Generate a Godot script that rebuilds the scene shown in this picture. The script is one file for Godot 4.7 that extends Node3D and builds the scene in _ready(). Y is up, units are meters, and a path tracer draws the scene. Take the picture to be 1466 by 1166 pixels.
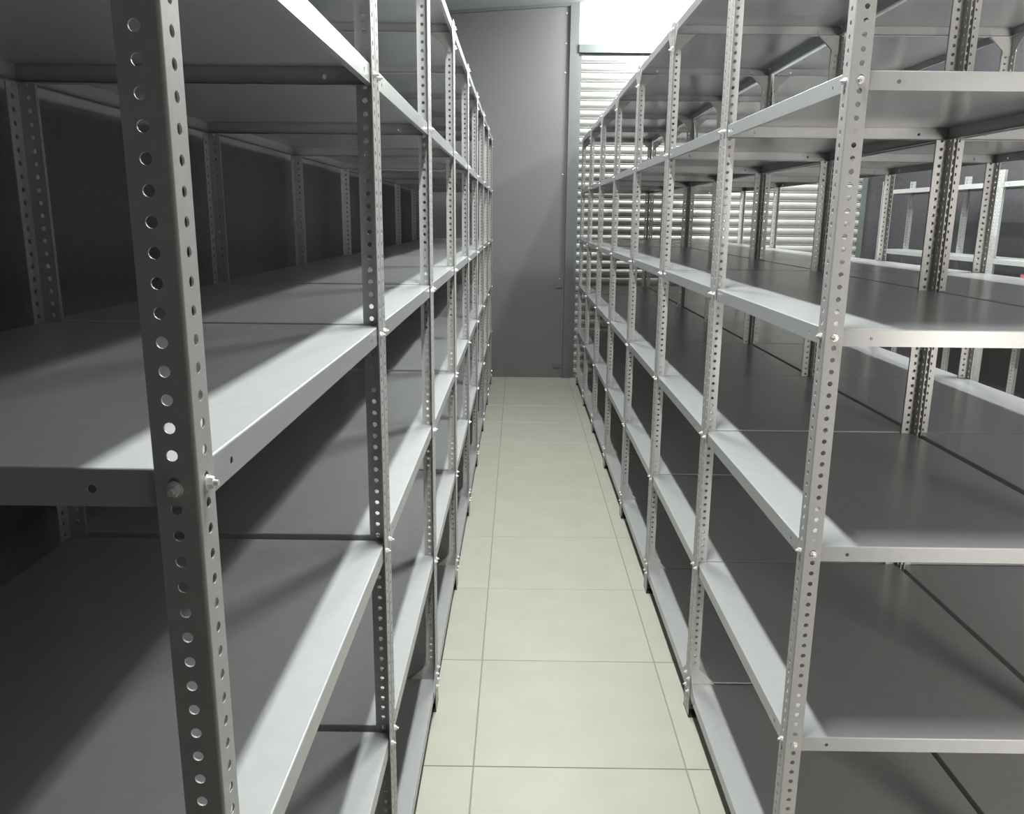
extends Node3D

# ---------------------------------------------------------------- mesh builder
class MB:
	var st := SurfaceTool.new()
	func _init() -> void:
		st.begin(Mesh.PRIMITIVE_TRIANGLES)
	func tri3(a: Vector3, b: Vector3, c: Vector3, na: Vector3, nb: Vector3, nc: Vector3) -> void:
		var n := na + nb + nc
		if (b - a).cross(c - a).dot(n) > 0.0:
			var t := b
			b = c
			c = t
			var tn := nb
			nb = nc
			nc = tn
		st.set_normal(na)
		st.add_vertex(a)
		st.set_normal(nb)
		st.add_vertex(b)
		st.set_normal(nc)
		st.add_vertex(c)
	func tri(a: Vector3, b: Vector3, c: Vector3, n: Vector3) -> void:
		tri3(a, b, c, n, n, n)
	func quad(a: Vector3, b: Vector3, c: Vector3, d: Vector3, n: Vector3) -> void:
		tri(a, b, c, n)
		tri(a, c, d, n)
	func box(lo: Vector3, hi: Vector3) -> void:
		var p := []
		for i in 8:
			p.append(Vector3(hi.x if i & 1 else lo.x, hi.y if i & 2 else lo.y, hi.z if i & 4 else lo.z))
		quad(p[0], p[1], p[3], p[2], Vector3(0, 0, -1))
		quad(p[4], p[5], p[7], p[6], Vector3(0, 0, 1))
		quad(p[0], p[2], p[6], p[4], Vector3(-1, 0, 0))
		quad(p[1], p[3], p[7], p[5], Vector3(1, 0, 0))
		quad(p[0], p[1], p[5], p[4], Vector3(0, -1, 0))
		quad(p[2], p[3], p[7], p[6], Vector3(0, 1, 0))
	# a box with chamfered upper edges (tiles, caps)
	func tile(sx: float, sz: float, h: float, c: float) -> void:
		var b := [Vector3(-sx, 0, -sz), Vector3(sx, 0, -sz), Vector3(sx, 0, sz), Vector3(-sx, 0, sz)]
		var d := [Vector3(-1, 0, -1), Vector3(1, 0, -1), Vector3(1, 0, 1), Vector3(-1, 0, 1)]
		var m := []
		var t := []
		for i in 4:
			m.append(b[i] + Vector3(0, h - c, 0))
			t.append(b[i] + Vector3(0, h, 0) - d[i] * c)
		for i in 4:
			var j := (i + 1) % 4
			var n: Vector3 = (d[i] + d[j]).normalized()
			quad(b[i], b[j], m[j], m[i], n)
			quad(m[i], m[j], t[j], t[i], (n + Vector3.UP).normalized())
		quad(t[0], t[1], t[2], t[3], Vector3.UP)
		quad(b[0], b[1], b[2], b[3], Vector3.DOWN)
	# a plate of thickness th: o corner, u and v edge directions (unit), n outward normal; holes = [[u, v, r], ...] one to a cell along v
	func plate(o: Vector3, u: Vector3, v: Vector3, n: Vector3, w: float, cells: Array, th: float, seg := 12) -> void:
		# cells: [v0, v1] or [v0, v1, uc, vc, r]
		for c in cells:
			var v0: float = c[0]
			var v1: float = c[1]
			var q := [o + u * w + v * v1, o + v * v1, o + v * v0, o + u * w + v * v0]
			if c.size() == 2:
				quad(q[0], q[1], q[2], q[3], n)
				quad(q[0] - n * th, q[1] - n * th, q[2] - n * th, q[3] - n * th, -n)
				continue
			var ce: Vector3 = o + u * c[2] + v * c[3]
			var r: float = c[4]
			var ring := []
			for i in seg + 1:
				var a := TAU * i / seg
				ring.append(ce + u * cos(a) * r + v * sin(a) * r)
			var per := seg / 4
			for i in seg:
				var k := i / per
				for s in 2:
					var off: Vector3 = -n * th * s
					var nn := n if s == 0 else -n
					tri(q[k] + off, ring[i] + off, ring[i + 1] + off, nn)
					if i % per == per - 1:
						tri(q[k] + off, q[(k + 1) % 4] + off, ring[i + 1] + off, nn)
				var inward: Vector3 = (ce * 2.0 - ring[i] - ring[i + 1]).normalized()
				quad(ring[i], ring[i + 1], ring[i + 1] - n * th, ring[i] - n * th, inward)
		var a0: float = cells[0][0]
		var a1: float = cells[-1][1]
		for s in [0.0, w]:
			var e: Vector3 = o + u * s
			quad(e + v * a0, e + v * a1, e + v * a1 - n * th, e + v * a0 - n * th, -u if s == 0.0 else u)
		for s in [a0, a1]:
			var e: Vector3 = o + v * s
			quad(e, e + u * w, e + u * w - n * th, e - n * th, -v if s == a0 else v)
	func prism(c: Vector3, ax: Vector3, r0: float, r1: float, len: float, seg: int, smooth: bool) -> void:
		var e1 := ax.cross(Vector3.UP if absf(ax.y) < 0.9 else Vector3.RIGHT).normalized()
		var e2 := ax.cross(e1)
		for i in seg:
			var a := TAU * i / seg
			var b := TAU * (i + 1) / seg
			var da := e1 * cos(a) + e2 * sin(a)
			var db := e1 * cos(b) + e2 * sin(b)
			var na := da if smooth else (da + db).normalized()
			var nb := db if smooth else na
			tri3(c + da * r0, c + db * r0, c + db * r1 + ax * len, na, nb, nb)
			tri3(c + da * r0, c + db * r1 + ax * len, c + da * r1 + ax * len, na, nb, na)
			tri(c + ax * len, c + ax * len + da * r1, c + ax * len + db * r1, ax)
			tri(c, c + da * r0, c + db * r0, -ax)
	# a flat polygon (in the plane u, v) of thickness th
	func slab(pts: Array, n: Vector3, th: float) -> void:
		for i in range(1, pts.size() - 1):
			tri(pts[0], pts[i], pts[i + 1], n)
			tri(pts[0] - n * th, pts[i] - n * th, pts[i + 1] - n * th, -n)
		var mid := Vector3.ZERO
		for q in pts:
			mid += q / pts.size()
		for i in pts.size():
			var a: Vector3 = pts[i]
			var b: Vector3 = pts[(i + 1) % pts.size()]
			var side := n.cross(b - a).normalized()
			if side.dot((a + b) * 0.5 - mid) < 0.0:
				side = -side
			quad(a, b, b - n * th, a - n * th, side)
	# a strip extruded from an open profile of [point, normal] pairs
	func sweep(prof: Array, nor: Array, along: Vector3) -> void:
		for i in prof.size() - 1:
			var a: Vector3 = prof[i]
			var b: Vector3 = prof[i + 1]
			tri3(a, b, b + along, nor[i], nor[i + 1], nor[i + 1])
			tri3(a, b + along, a + along, nor[i], nor[i + 1], nor[i])
	func done() -> ArrayMesh:
		return st.commit()

# ---------------------------------------------------------------- helpers
var taken := {}
func numbered(called: String) -> String:
	var k: int = taken.get(called, 0)
	taken[called] = k + 1
	return called if k == 0 else "%s_%03d" % [called, k]

func inst(called: String, mesh: Mesh, mat: Material, parent: Node, at := Vector3.ZERO, turn := Vector3.ZERO) -> MeshInstance3D:
	var o := MeshInstance3D.new()
	o.name = numbered(called) if parent == self else called
	o.mesh = mesh
	o.material_override = mat
	o.position = at
	o.rotation = turn
	parent.add_child(o, true)
	return o

func thing(called: String, label: String, category: String, at: Vector3, group := "") -> Node3D:
	var o := Node3D.new()
	o.name = numbered(called)
	add_child(o)
	o.position = at
	o.set_meta("label", label)
	o.set_meta("category", category)
	if group:
		o.set_meta("group", group)
	return o

func structure(o: Node3D, label: String, category: String) -> Node3D:
	o.set_meta("kind", "structure")
	o.set_meta("label", label)
	o.set_meta("category", category)
	return o

func lin(r: float, g: float, b: float) -> Color:
	return Color(r, g, b).linear_to_srgb()

func noise_tex(freq: float, lo: float, hi: float, sd: int, size := 512, octaves := 4) -> NoiseTexture2D:
	var n := FastNoiseLite.new()
	n.noise_type = FastNoiseLite.TYPE_SIMPLEX_SMOOTH
	n.seed = sd
	n.frequency = freq
	n.fractal_octaves = octaves
	var g := Gradient.new()
	g.set_color(0, Color(lo, lo, lo))
	g.set_color(1, Color(hi, hi, hi))
	var t := NoiseTexture2D.new()
	t.width = size
	t.height = size
	t.seamless = true
	t.noise = n
	t.color_ramp = g
	return t

func mat(c: Color, rough: float, metal := 0.0, tex: Texture2D = null, scale := 1.0) -> StandardMaterial3D:
	var m := StandardMaterial3D.new()
	m.albedo_color = c
	m.roughness = rough
	m.metallic = metal
	if tex:
		m.albedo_texture = tex
		m.uv1_triplanar = true
		m.uv1_world_triplanar = true
		m.uv1_scale = Vector3.ONE * scale
	return m

# ---------------------------------------------------------------- the place (metres; the aisle runs along -z)
const XL := -0.281           # aisle face of the left row
const XA := 0.6296           # aisle face of the right row
const DEPTH := 0.70
const UNIT := 1.0
const ZL := 0.685            # near end of the left row (distance)
const ZR := 1.674            # near end of the right rows
const ZW := 9.06             # far wall
const XW0 := -1.06
const XW1 := 4.02
const ZNEAR := -2.6
const LEVELS := [0.0932, 0.5682, 1.0432, 1.5176, 2.0176, 2.5200]
const FL := 0.038            # width of a post flange
const TH := 0.002
const LIP := 0.036
const PITCH := 0.025

var M := {}
var mesh_post: ArrayMesh
var mesh_post_low: ArrayMesh
var mesh_bolt: ArrayMesh
var mesh_foot: ArrayMesh
var mesh_gusset_top: ArrayMesh
var mesh_gusset_low: ArrayMesh
var mesh_shelf: ArrayMesh
var mesh_shelf_low: ArrayMesh

func ceil_y(x: float) -> float:
	return 3.85 + 0.066 * x

func _ready() -> void:
	setup_view()
	setup_materials()
	setup_meshes()
	build_room()
	build_lamps()
	build_racks()
	build_small()

func setup_view() -> void:
	var cam := Camera3D.new()
	cam.name = "camera"
	var pitch := 0.2280
	var yaw := -0.0064
	var roll := 0.0099
	var r := Vector3(cos(yaw), 0, sin(yaw))
	var fh := Vector3(sin(yaw), 0, -cos(yaw))
	var up := Vector3.UP * cos(pitch) + fh * sin(pitch)
	var fw := fh * cos(pitch) - Vector3.UP * sin(pitch)
	var r2 := r * cos(roll) + up * sin(roll)
	var u2 := up * cos(roll) - r * sin(roll)
	cam.transform = Transform3D(Basis(r2, u2, -fw), Vector3(0, 1.754, 0))
	cam.fov = rad_to_deg(2.0 * atan(583.0 / 1172.0))
	cam.near = 0.02
	cam.far = 60.0
	add_child(cam)
	cam.current = true
	var env := Environment.new()
	env.background_mode = Environment.BG_COLOR
	env.background_color = Color(0, 0, 0)
	env.tonemap_mode = Environment.TONE_MAPPER_LINEAR
	env.tonemap_exposure = 2.64
	env.sdfgi_enabled = true
	env.ssao_enabled = true
	env.ssil_enabled = true
	var we := WorldEnvironment.new()
	we.name = "environment"
	we.environment = env
	add_child(we)

func setup_materials() -> void:
	M.steel = mat(lin(0.405, 0.412, 0.418), 0.25, 0.0, noise_tex(0.02, 0.975, 1.0, 3), 2.0)
	M.post = mat(lin(0.435, 0.435, 0.427), 0.40, 0.0, noise_tex(0.03, 0.96, 1.0, 5), 3.0)
	M.bolt = mat(lin(0.86, 0.86, 0.84), 0.25, 0.35)
	M.foot = mat(lin(0.02, 0.02, 0.02), 0.6)
	M.white_steel = mat(lin(0.40, 0.41, 0.405), 0.45)
	M.tile = []
	for k in 3:
		M.tile.append(mat(lin(0.522 + 0.008 * k, 0.514 + 0.008 * k, 0.440 + 0.007 * k), 0.40, 0.0, noise_tex(0.006, 0.965, 1.0, 20 + k), 1.3))
	M.grout = mat(lin(0.33, 0.32, 0.27), 0.9)
	M.panel = mat(lin(0.185, 0.185, 0.185), 0.6, 0.0, noise_tex(0.09, 0.93, 1.0, 8, 512, 5), 1.6)
	M.dark_panel = mat(lin(0.098, 0.095, 0.106), 0.6, 0.0, noise_tex(0.04, 0.86, 1.0, 9), 1.0)
	M.partition = mat(lin(0.035, 0.035, 0.037), 0.7, 0.0, noise_tex(0.04, 0.86, 1.0, 10), 1.0)
	M.trim = mat(lin(0.14, 0.143, 0.15), 0.5)
	M.rail = mat(lin(0.13, 0.15, 0.145), 0.5)
	M.white_wall = mat(lin(0.80, 0.80, 0.80), 0.8)
	M.ceiling = mat(lin(0.38, 0.39, 0.40), 0.7)
	M.slat = mat(lin(0.40, 0.405, 0.387), 0.42)
	M.lamp_body = mat(lin(0.8, 0.8, 0.8), 0.4)
	M.tube = mat(Color(1, 1, 1), 0.5)
	M.tube.emission_enabled = true
	M.tube.emission = Color(0.97, 1.0, 0.98)
	M.tube.emission_energy_multiplier = 6.0
	M.window = mat(Color(1, 1, 1), 0.5)
	M.window.emission_enabled = true
	M.window.emission = Color(1.0, 0.975, 0.945)
	M.window.emission_energy_multiplier = 0.6
	M.pink = mat(lin(0.50, 0.14, 0.17), 0.7)

# ---------------------------------------------------------------- shared meshes
func make_post(height: float) -> ArrayMesh:
	var b := MB.new()
	var n := int(floor(height / PITCH))
	var cells := []
	var y := 0.0
	for k in n:
		var yc := 0.0182 + PITCH * k
		var lo := 0.0 if k == 0 else yc - PITCH * 0.5
		var hi := yc + PITCH * 0.5
		if k == n - 1:
			hi = height
		cells.append([lo, hi, 0.0175, yc, 0.0052])
	var rr := 0.0035
	# flange along +x (outer face looks to -z), flange along +z (outer face looks to -x); hole centres 0.021 from the corner
	b.plate(Vector3(rr, 0, 0), Vector3.RIGHT, Vector3.UP, Vector3(0, 0, -1), FL - rr, cells, TH)
	b.plate(Vector3(0, 0, rr), Vector3(0, 0, 1), Vector3.UP, Vector3(-1, 0, 0), FL - rr, cells, TH)
	var outer := []
	var nor := []
	var inner := []
	var nin := []
	for i in 5:
		var a := PI * 0.5 * i / 4.0
		var d := Vector3(-sin(a), 0, -cos(a))
		outer.append(Vector3(rr, 0, rr) + d * rr)
		nor.append(d)
		inner.append(Vector3(rr, 0, rr) + d * (rr - TH))
		nin.append(-d)
	b.sweep(outer, nor, Vector3(0, height, 0))
	b.sweep(inner, nin, Vector3(0, height, 0))
	for i in 4:
		b.quad(outer[i] + Vector3(0, height, 0), outer[i + 1] + Vector3(0, height, 0), inner[i + 1] + Vector3(0, height, 0), inner[i] + Vector3(0, height, 0), Vector3.UP)
	return b.done()

# a folded steel pan: top at +LIP/2, four lips with bolt holes and an inward return
func make_shelf(dx: float, dz: float) -> ArrayMesh:
	var b := MB.new()
	var r := 0.0028
	var hx := dx * 0.5
	var hz := dz * 0.5
	var top := LIP * 0.5
	var t := 0.0012
	# pan
	b.quad(Vector3(-hx + r, top, -hz + r), Vector3(hx - r, top, -hz + r), Vector3(hx - r, top, hz - r), Vector3(-hx + r, top, hz - r), Vector3.UP)
	b.quad(Vector3(-hx + r, top - t, -hz + r), Vector3(hx - r, top - t, -hz + r), Vector3(hx - r, top - t, hz - r), Vector3(-hx + r, top - t, hz - r), Vector3.DOWN)
	for side in 4:
		var n: Vector3 = [Vector3(1, 0, 0), Vector3(0, 0, 1), Vector3(-1, 0, 0), Vector3(0, 0, -1)][side]
		var u := Vector3(n.z, 0, -n.x)
		var half := hz if side % 2 == 0 else hx
		var out := hx if side % 2 == 0 else hz
		var L := half * 2.0
		# rounded fold
		var pr := []
		var no := []
		for i in 5:
			var a := PI * 0.5 * i / 4.0
			var d := n * sin(a) + Vector3.UP * cos(a)
			pr.append(n * (out - r) + Vector3.UP * (top - r) + d * r - u * (half - r))
			no.append(d)
		b.sweep(pr, no, u * (L - 2.0 * r))
		# lip with a bolt hole and a spare hole near each end: cells run along u
		var cells := [[0.0, 0.078], [0.078, 0.108, 0.016, 0.093, 0.0042], [0.108, L - 0.108], [L - 0.108, L - 0.078, 0.016, L - 0.093, 0.0042], [L - 0.078, L]]
		b.plate(n * out - Vector3.UP * top - u * half, Vector3.UP, u, n, LIP - r, cells, t)
		# return
		var q := n * out - Vector3.UP * top - u * half
		b.quad(q, q + u * L, q + u * (L - 0.012) - n * 0.012, q + u * 0.012 - n * 0.012, Vector3.DOWN)
		b.quad(q + Vector3.UP * t, q + u * L + Vector3.UP * t, q + u * (L - 0.012) - n * 0.012 + Vector3.UP * t, q + u * 0.012 - n * 0.012 + Vector3.UP * t, Vector3.UP)
	return b.done()

func setup_meshes() -> void:
	mesh_post = make_post(2.545)
	mesh_post_low = make_post(2.12)
	mesh_shelf = make_shelf(DEPTH - 4.0 * TH, UNIT - 0.003 - 4.0 * TH)
	mesh_shelf_low = make_shelf(0.30 - 4.0 * TH, UNIT - 0.003 - 4.0 * TH)
	var b := MB.new()
	b.prism(Vector3.ZERO, Vector3.RIGHT, 0.0078, 0.0078, 0.0014, 12, true)
	b.prism(Vector3(0.0014, 0, 0), Vector3.RIGHT, 0.0062, 0.0062, 0.0038, 6, false)
	b.prism(Vector3(0.0052, 0, 0), Vector3.RIGHT, 0.0062, 0.0050, 0.0010, 6, false)
	b.prism(Vector3(0.0060, 0, 0), Vector3.RIGHT, 0.0032, 0.0028, 0.0045, 8, true)
	mesh_bolt = b.done()
	b = MB.new()
	b.tile(0.0205, 0.0205, 0.009, 0.002)
	mesh_foot = b.done()
	# gusset in the x-y plane, right angle at the post corner (origin at the corner, bolt line of the shelf at y = 0)
	var g := 0.092
	var c := 0.034
	b = MB.new()
	b.slab([Vector3(0, 0.010, 0), Vector3(g, 0.010, 0), Vector3(g, -LIP * 0.5 - 0.002, 0), Vector3(c, -g + 0.018, 0), Vector3(c, -g, 0), Vector3(0, -g, 0)], Vector3(0, 0, 1), 0.0018)
	mesh_gusset_top = b.done()
	b = MB.new()
	b.slab([Vector3(0, -0.010, 0), Vector3(g, -0.010, 0), Vector3(g, LIP * 0.5 + 0.002, 0), Vector3(c, g - 0.018, 0), Vector3(c, g, 0), Vector3(0, g, 0)], Vector3(0, 0, 1), 0.0018)
	mesh_gusset_low = b.done()

# ---------------------------------------------------------------- the room
func slab8(lo: Vector3, hi: Vector3) -> ArrayMesh:
	var b := MB.new()
	b.box(lo, hi)
	return b.done()

func build_room() -> void:
	# floor: a screed with the tiles laid on it, joints recessed
	var fl := inst("floor", slab8(Vector3(XW0 - 0.2, -0.15, -ZW - 0.2), Vector3(XW1 + 0.2, -0.0035, -ZNEAR + 0.2)), M.grout, self)
	structure(fl, "pale beige tiled floor with thin darker joints along the aisle", "floor")
	var px := 0.697
	var pz := 0.661
	var g := 0.0022
	var cache := {}
	var rng := RandomNumberGenerator.new()
	rng.seed = 4
	for i in range(-2, 7):
		var x0 := maxf(-0.13 + px * i, XW0)
		var x1 := minf(-0.13 + px * (i + 1), XW1)
		if x1 - x0 < 0.05:
			continue
		for j in range(-8, 12):
			var z0 := maxf(2.345 + pz * j, ZNEAR)
			var z1 := minf(2.345 + pz * (j + 1), ZW)
			if z1 - z0 < 0.05:
				continue
			var key := "%.3f %.3f" % [x1 - x0, z1 - z0]
			if not cache.has(key):
				var b := MB.new()
				b.tile((x1 - x0) * 0.5 - g, (z1 - z0) * 0.5 - g, 0.006, 0.0012)
				cache[key] = b.done()
			inst("tile", cache[key], M.tile[rng.randi() % 3], fl, Vector3((x0 + x1) * 0.5, -0.006, -(z0 + z1) * 0.5))
	# ceiling: sloping slab
	var c := MB.new()
	var ya := ceil_y(XW0 - 0.2)
	var yb := ceil_y(XW1 + 0.2)
	c.slab([Vector3(XW0 - 0.2, ya, -ZW - 0.2), Vector3(XW1 + 0.2, yb, -ZW - 0.2), Vector3(XW1 + 0.2, yb + 0.15, -ZW - 0.2), Vector3(XW0 - 0.2, ya + 0.15, -ZW - 0.2)], Vector3(0, 0, -1), ZW - ZNEAR + 0.4)
	structure(inst("ceiling", c.done(), M.ceiling, self), "light grey gently sloping ceiling above the far wall", "ceiling")
	structure(inst("wall_left", slab8(Vector3(XW0 - 0.15, 0, -ZW), Vector3(XW0, ceil_y(XW0) + 0.1, -ZNEAR)), M.dark_panel, self), "dark grey wall behind the left row of shelving", "wall")
	structure(inst("wall_right", slab8(Vector3(XW1, 0, -ZW), Vector3(XW1 + 0.15, ceil_y(XW1) + 0.1, -ZNEAR)), M.dark_panel, self), "dark purplish grey wall behind the low white shelving", "wall")
	structure(inst("wall_partition", slab8(Vector3(XW0, 0, 0.45), Vector3(1.80, 4.0, 0.57)), M.partition, self), "dark grey partition wall close behind the camera", "wall")
	# near wall of the wider part on the right, with a window
	structure(inst("wall_near", slab8(Vector3(1.68, 0, -ZNEAR), Vector3(2.3, 4.3, -ZNEAR + 0.15)), M.dark_panel, self), "dark grey wall left of the near window", "wall")
	structure(inst("wall_pier", slab8(Vector3(3.7, 0, -ZNEAR), Vector3(XW1, 4.3, -ZNEAR + 0.15)), M.dark_panel, self), "narrow dark grey wall right of the near window", "wall")
	structure(inst("wall_sill", slab8(Vector3(2.3, 0, -ZNEAR), Vector3(3.7, 0.1, -ZNEAR + 0.15)), M.dark_panel, self), "dark grey wall below the near window", "wall")
	structure(inst("wall_lintel", slab8(Vector3(2.3, 2.4, -ZNEAR), Vector3(3.7, 4.3, -ZNEAR + 0.15)), M.dark_panel, self), "dark grey wall above the near window", "wall")
	structure(inst("wall_return", slab8(Vector3(1.68, 0, 0.57), Vector3(1.80, 4.1, -ZNEAR)), M.dark_panel, self), "dark grey return wall behind the camera", "wall")
	var win := inst("window_1", slab8(Vector3(2.3, 0.1, -ZNEAR + 0.06), Vector3(3.7, 2.4, -ZNEAR + 0.08)), M.window, self)
	structure(win, "warm bright window behind the camera on the right", "window")
	for f in [[2.3, 2.35, 0.1, 2.4], [3.65, 3.7, 0.1, 2.4], [2.35, 3.65, 0.1, 0.15], [2.35, 3.65, 2.35, 2.4], [2.98, 3.02, 0.15, 2.35]]:
		inst("window_frame", slab8(Vector3(f[0], f[2], -ZNEAR + 0.01), Vector3(f[1], f[3], -ZNEAR + 0.06)), M.white_steel, win)
	var day := AreaLight3D.new()
	day.name = "window_light"
	day.area_size = Vector2(1.3, 2.2)
	day.light_energy = 10.0
	day.light_color = Color(1.0, 0.975, 0.945)
	day.shadow_enabled = true
	day.set("area_range", 20.0)
	day.set("area_attenuation", 2.0)
	day.position = Vector3(3.0, 1.25, -ZNEAR - 0.01)
	win.add_child(day)
	# far wall: grey panel closing the aisle, steel edge post, white strip over the shutter
	var far := inst("wall_far", slab8(Vector3(XW0, 0, -ZW - 0.15), Vector3(0.50, 3.90, -ZW)), M.panel, self)
	structure(far, "plain grey panel wall closing the far end of the aisle", "wall")
	var sc := MB.new()
	sc.prism(Vector3.ZERO, Vector3(0, 0, 1), 0.011, 0.006, 0.006, 10, true)
	var scm := sc.done()
	for y in [3.79, 3.50, 3.22, 2.20, 1.10]:
		inst("screw", scm, M.bolt, far, Vector3(0.455 + 0.004 * (y - 2.0), y, -ZW))
	for y in [1.02, 0.13]:
		inst("bracket", slab8(Vector3(-0.045, -0.018, 0), Vector3(0.045, 0.018, 0.012)), M.trim, far, Vector3(0.44, y, -ZW))
	structure(inst("trim_1", slab8(Vector3(0.502, 0, -ZW - 0.15), Vector3(0.595, 3.90, -ZW + 0.03)), M.trim, self), "dark grey steel edge post beside the far grey panel", "trim")
	var t2 := MB.new()
	t2.slab([Vector3(XW0, ceil_y(XW0) - 0.03, -ZW), Vector3(0.50, ceil_y(0.50) - 0.03, -ZW), Vector3(0.50, ceil_y(0.50), -ZW), Vector3(XW0, ceil_y(XW0), -ZW)], Vector3(0, 0, 1), -0.03)
	structure(inst("trim_2", t2.done(), M.trim, self), "dark ledge strip where the far grey panel meets the ceiling", "trim")
	structure(inst("wall_upper", slab8(Vector3(0.596, 3.49, -ZW - 0.15), Vector3(XW1, 4.2, -ZW)), M.white_wall, self), "bright white wall strip above the roller shutter", "wall")
	structure(inst("wall_side", slab8(Vector3(3.70, 0, -ZW - 0.15), Vector3(XW1, 3.49, -ZW)), M.dark_panel, self), "dark grey pier right of the roller shutter", "wall")
	# roller shutter
	var rs := thing("roller_shutter", "whitish ribbed roller shutter at the far end behind the right shelving", "shutter", Vector3(2.15, 0, -ZW))
	inst("header", slab8(Vector3(-1.553, 3.41, -0.10), Vector3(1.549, 3.489, 0.05)), M.rail, rs)
	inst("guide_rail", slab8(Vector3(-1.553, 0, -0.10), Vector3(-1.525, 3.409, 0.0)), M.rail, rs)
	inst("guide_rail", slab8(Vector3(1.50, 0, -0.10), Vector3(1.549, 3.409, 0.02)), M.rail, rs)
	var pitch := 0.0915
	var p := MB.new()
	var pr := []
	var no := []
	# profile from the bottom up: groove, small bead, broad flat curved slat
	var raw := [Vector2(0.0, -0.034), Vector2(0.004, -0.034), Vector2(0.0045, -0.016), Vector2(0.008, -0.013), Vector2(0.0115, -0.016), Vector2(0.012, -0.034), Vector2(0.020, -0.034), Vector2(0.0205, -0.026), Vector2(0.030, -0.012), Vector2(0.044, -0.002), Vector2(0.060, 0.002), Vector2(0.074, -0.001), Vector2(0.084, -0.008), Vector2(0.0885, -0.016), Vector2(0.0905, -0.034)]
	for i in raw.size():
		var a: Vector2 = raw[maxi(i - 1, 0)]
		var d: Vector2 = raw[mini(i + 1, raw.size() - 1)]
		var tg := (d - a).normalized()
		pr.append(Vector3(-1.524, raw[i].x, raw[i].y))
		no.append(Vector3(0, -tg.y, tg.x))
	p.sweep(pr, no, Vector3(3.023, 0, 0))
	p.quad(Vector3(-1.524, 0, -0.035), Vector3(1.499, 0, -0.035), Vector3(1.499, 0.0905, -0.035), Vector3(-1.524, 0.0905, -0.035), Vector3(0, 0, -1))
	p.quad(Vector3(-1.524, 0, -0.035), Vector3(1.499, 0, -0.035), Vector3(1.499, 0, -0.020), Vector3(-1.524, 0, -0.020), Vector3.DOWN)
	p.quad(Vector3(-1.524, 0.0905, -0.035), Vector3(1.499, 0.0905, -0.035), Vector3(1.499, 0.0905, -0.020), Vector3(-1.524, 0.0905, -0.020), Vector3.UP)
	var slat := p.done()
	var k := 0
	while (k + 1) * pitch < 3.41:
		inst("slat", slat, M.slat, rs, Vector3(0, 0.022 + pitch * k, 0))
		k += 1
	inst("bottom_bar", slab8(Vector3(-1.524, 0.0, -0.05), Vector3(1.499, 0.021, -0.004)), M.rail, rs)

# ---------------------------------------------------------------- lamps
func batten(at: Vector3, energy: float, label: String, tilt := 0.0) -> void:
	var o := thing("batten_lamp", label, "lamp", at, "ceiling batten lamps")
	var b := MB.new()
	b.slab([Vector3(-0.045, 0.075, -0.62), Vector3(0.045, 0.075, -0.62), Vector3(0.045, 0.05, -0.62), Vector3(0.02, 0.022, -0.62), Vector3(-0.02, 0.022, -0.62), Vector3(-0.045, 0.05, -0.62)], Vector3(0, 0, -1), 1.24)
	inst("housing", b.done(), M.lamp_body, o)
	b = MB.new()
	b.prism(Vector3(0, 0, -0.59), Vector3(0, 0, 1), 0.014, 0.014, 1.18, 16, true)
	inst("tube", b.done(), M.tube, o)
	for s in [-1, 1]:
		inst("lamp_holder", slab8(Vector3(-0.018, -0.016, -0.012), Vector3(0.018, 0.03, 0.012)), M.lamp_body, o, Vector3(0, 0, 0.605 * s))
		var top: float = ceil_y(at.x) - at.y
		inst("hanger_rod", slab8(Vector3(-0.003, 0.075, -0.003), Vector3(0.003, top, 0.003)), M.lamp_body, o, Vector3(0, 0, 0.45 * s))
	var l := AreaLight3D.new()
	l.name = "tube_light"
	l.area_size = Vector2(0.08, 1.18)
	l.light_energy = energy
	l.light_color = Color(0.985, 1.0, 0.985)
	l.shadow_enabled = true
	l.set("area_range", 20.0)
	l.set("area_attenuation", 2.0)
	l.position = Vector3(0, -0.018, 0)
	l.rotation = Vector3(-PI * 0.5 + tilt, 0, 0)
	o.add_child(l)

# a batten set crosswise, washing the white wall strip and the shutter
func wall_lamp() -> void:
	var o := thing("wall_wash_lamp", "white batten lamp washing the wall above the roller shutter", "lamp", Vector3(1.75, 3.80, -8.3), "ceiling batten lamps")
	inst("housing", slab8(Vector3(-0.62, 0.02, -0.04), Vector3(0.62, 0.07, 0.04)), M.lamp_body, o)
	var b := MB.new()
	b.prism(Vector3(-0.59, 0, 0), Vector3.RIGHT, 0.014, 0.014, 1.18, 16, true)
	inst("tube", b.done(), M.tube, o)
	for s in [-1, 1]:
		inst("lamp_holder", slab8(Vector3(-0.012, -0.016, -0.018), Vector3(0.012, 0.02, 0.018)), M.lamp_body, o, Vector3(0.605 * s, 0, 0))
		inst("hanger_rod", slab8(Vector3(-0.003, 0.07, -0.003), Vector3(0.003, ceil_y(1.75 + 0.45 * s) - 3.80, 0.003)), M.lamp_body, o, Vector3(0.45 * s, 0, 0))
	var l := AreaLight3D.new()
	l.name = "tube_light"
	l.area_size = Vector2(1.18, 0.06)
	l.light_energy = 5.0
	l.light_color = Color(0.985, 1.0, 0.985)
	l.shadow_enabled = true
	l.set("area_range", 20.0)
	l.set("area_attenuation", 2.0)
	l.position = Vector3(0, -0.016, -0.016)
	l.rotation = Vector3(-0.6, 0, 0)
	o.add_child(l)

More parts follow.
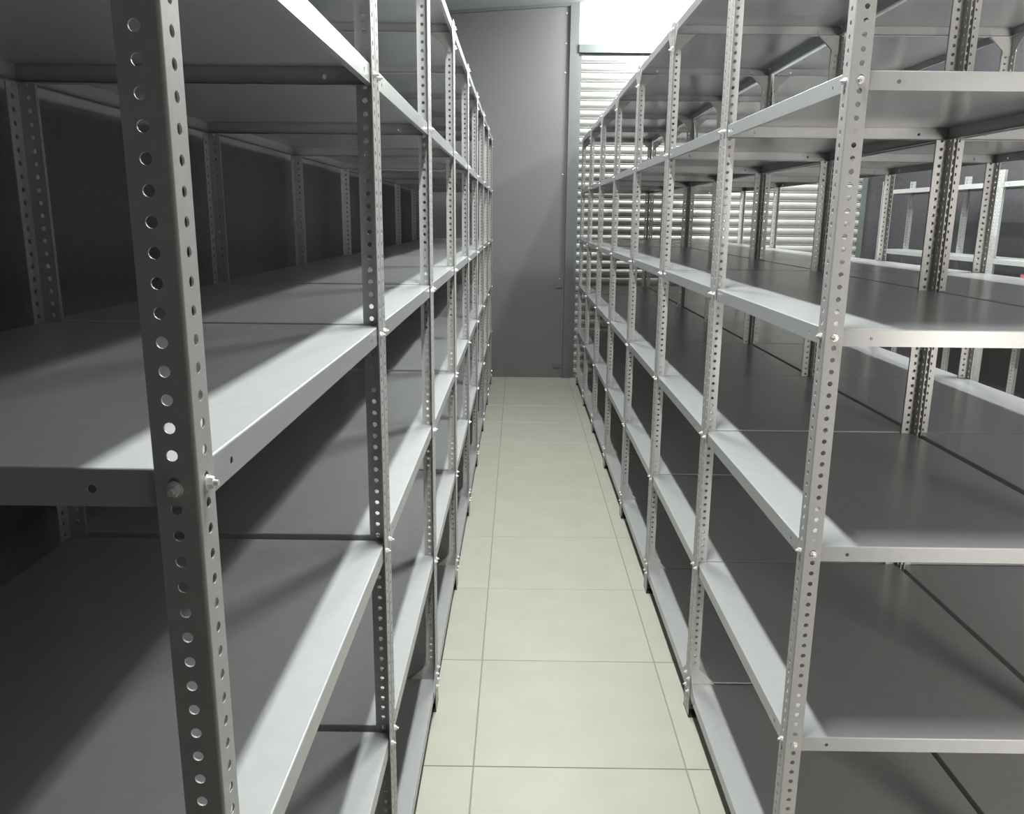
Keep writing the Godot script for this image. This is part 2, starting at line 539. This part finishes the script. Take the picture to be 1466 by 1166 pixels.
func build_lamps() -> void:
	batten(Vector3(0.07, 3.74, -1.72), 4.0, "white batten lamp over the near part of the tiled aisle")
	batten(Vector3(0.07, 3.74, -4.1), 1.9, "white batten lamp over the middle of the tiled aisle")
	batten(Vector3(0.07, 3.74, -6.4), 2.0, "white batten lamp over the far part of the tiled aisle")
	batten(Vector3(1.15, 3.70, -4.4), 3.7, "white batten lamp above the middle of the right shelving row")
	batten(Vector3(1.25, 3.70, -2.5), 0.7, "white batten lamp above the near part of the right shelving row")
	batten(Vector3(2.85, 3.58, -3.6), 3.4, "white batten lamp over the second aisle, near part")
	batten(Vector3(2.6, 3.58, -6.2), 3.4, "white batten lamp over the second aisle, far part")
	wall_lamp()

# ---------------------------------------------------------------- shelving
# aisle: +1 when the aisle lies on the +x side, -1 on the -x side
func unit(called: String, label: String, group: String, at: Vector3, aisle: int, near_end: bool, lift: Array) -> Node3D:
	var o := thing(called, label, "shelving unit", at, group)
	var hx := DEPTH * 0.5
	var hz := UNIT * 0.5 - 0.0015
	for s in [[-1, -1, 0.0], [1, -1, -PI * 0.5], [1, 1, PI], [-1, 1, PI * 0.5]]:
		inst("post", mesh_post, M.post, o, Vector3(hx * s[0], 0.004, hz * s[1]), Vector3(0, s[2], 0))
		inst("foot_cap", mesh_foot, M.foot, o, Vector3((hx - 0.0205) * s[0], 0, (hz - 0.0215) * s[1]))
	for k in LEVELS.size():
		inst("shelf", mesh_shelf, M.steel, o, Vector3(0, LEVELS[k] + lift[k], 0))
	# corner plates: in the end planes on all corners, and in the aisle plane
	for lv in [[5, mesh_gusset_top], [0, mesh_gusset_low]]:
		var y: float = LEVELS[lv[0]]
		for ex in [-1, 1]:
			for ez in [-1, 1]:
				inst("corner_plate", lv[1], M.post, o, Vector3((hx - 0.003) * ex, y, (hz - TH - 0.0001) * ez + (0.0 if ez > 0 else 0.0019)), Vector3(0, 0.0 if ex < 0 else PI, 0))
		for ez in [-1, 1]:
			inst("corner_plate", lv[1], M.post, o, Vector3((hx - TH - 0.001) * aisle, y, (hz - 0.003) * ez), Vector3(0, PI * 0.5 if ez > 0 else -PI * 0.5, 0))
	# bolts on the aisle face
	var ys := []
	for k in LEVELS.size():
		ys.append(LEVELS[k] + lift[k])
	ys.append(LEVELS[0] + 0.05)
	ys.append(LEVELS[5] - 0.075)
	for y in ys:
		for ez in [-1, 1]:
			inst("bolt", mesh_bolt, M.bolt, o, Vector3(hx * aisle, y, (hz - 0.021) * ez), Vector3(0, 0.0 if aisle > 0 else PI, 0))
	if near_end:
		for k in LEVELS.size():
			for ex in [-1, 1]:
				inst("bolt", mesh_bolt, M.bolt, o, Vector3((hx - 0.021) * ex, LEVELS[k] + lift[k], hz), Vector3(0, -PI * 0.5, 0))
	return o

func build_racks() -> void:
	var rng := RandomNumberGenerator.new()
	rng.seed = 11
	var nth := ["first", "second", "third", "fourth", "fifth", "sixth", "seventh", "eighth"]
	for k in 8:
		var lift := []
		for j in 6:
			lift.append(rng.randf_range(-0.0015, 0.0015))
		if k == 1:
			lift = [0.0, 0.009, 0.008, 0.0005, 0.0, 0.0]
		if k == 2:
			lift = [0.0, 0.001, 0.001, 0.004, 0.003, 0.0]
		if k == 3:
			lift = [0.0, 0.007, 0.007, 0.004, 0.004, 0.0]
		var lab: String = "grey steel shelving unit, %s from the camera in the row left of the tiled aisle" % nth[k]
		unit("shelving_unit", lab, "left row of shelving units", Vector3(XL - DEPTH * 0.5, 0, -(ZL + UNIT * (k + 0.5))), 1, k == 0, lift)
	for k in 7:
		var lift := []
		for j in 6:
			lift.append(rng.randf_range(-0.0015, 0.0015))
		var lab: String = "grey steel shelving unit, %s from the camera in the row right of the tiled aisle" % nth[k]
		unit("shelving_unit", lab, "right row of shelving units", Vector3(XA + DEPTH * 0.5, 0, -(ZR + UNIT * (k + 0.5))), -1, k == 0, lift)
	for k in 7:
		var lift := []
		for j in 6:
			lift.append(rng.randf_range(-0.0015, 0.0015))
		var lab: String = "grey shelving unit, %s from the camera in the row behind the right aisle row" % nth[k]
		unit("shelving_unit", lab, "second right row of shelving units", Vector3(XA + DEPTH * 1.5 + 0.010, 0, -(ZR + UNIT * (k + 0.5))), 1, k == 0, lift)
	# low white shelving beyond the second aisle
	for k in 4:
		var lab: String = "low white shelving unit, %s from the camera beyond the second aisle" % nth[k]
		var o := thing("low_shelving_unit", lab, "shelving unit", Vector3(3.65, 0, -(4.2 + k + 0.5)), "low white shelving by the right wall")
		var hx := 0.15
		var hz := UNIT * 0.5 - 0.0015
		for s in [[-1, -1, 0.0], [1, -1, -PI * 0.5], [1, 1, PI], [-1, 1, PI * 0.5]]:
			inst("post", mesh_post_low, M.white_steel, o, Vector3(hx * s[0], 0.004, hz * s[1]), Vector3(0, s[2], 0))
			inst("foot_cap", mesh_foot, M.foot, o, Vector3((hx - 0.0205) * s[0], 0, (hz - 0.0215) * s[1]))
		for y in [0.12, 1.02, 1.47, 2.02]:
			inst("shelf", mesh_shelf_low, M.white_steel, o, Vector3(0, y, 0))

func build_small() -> void:
	var b := MB.new()
	b.tile(0.10, 0.13, 0.36, 0.004)
	var o := inst("carton", b.done(), M.pink, self, Vector3(3.63, 1.039, -5.72))
	o.set_meta("label", "small pink box on the low white shelving")
	o.set_meta("category", "box")
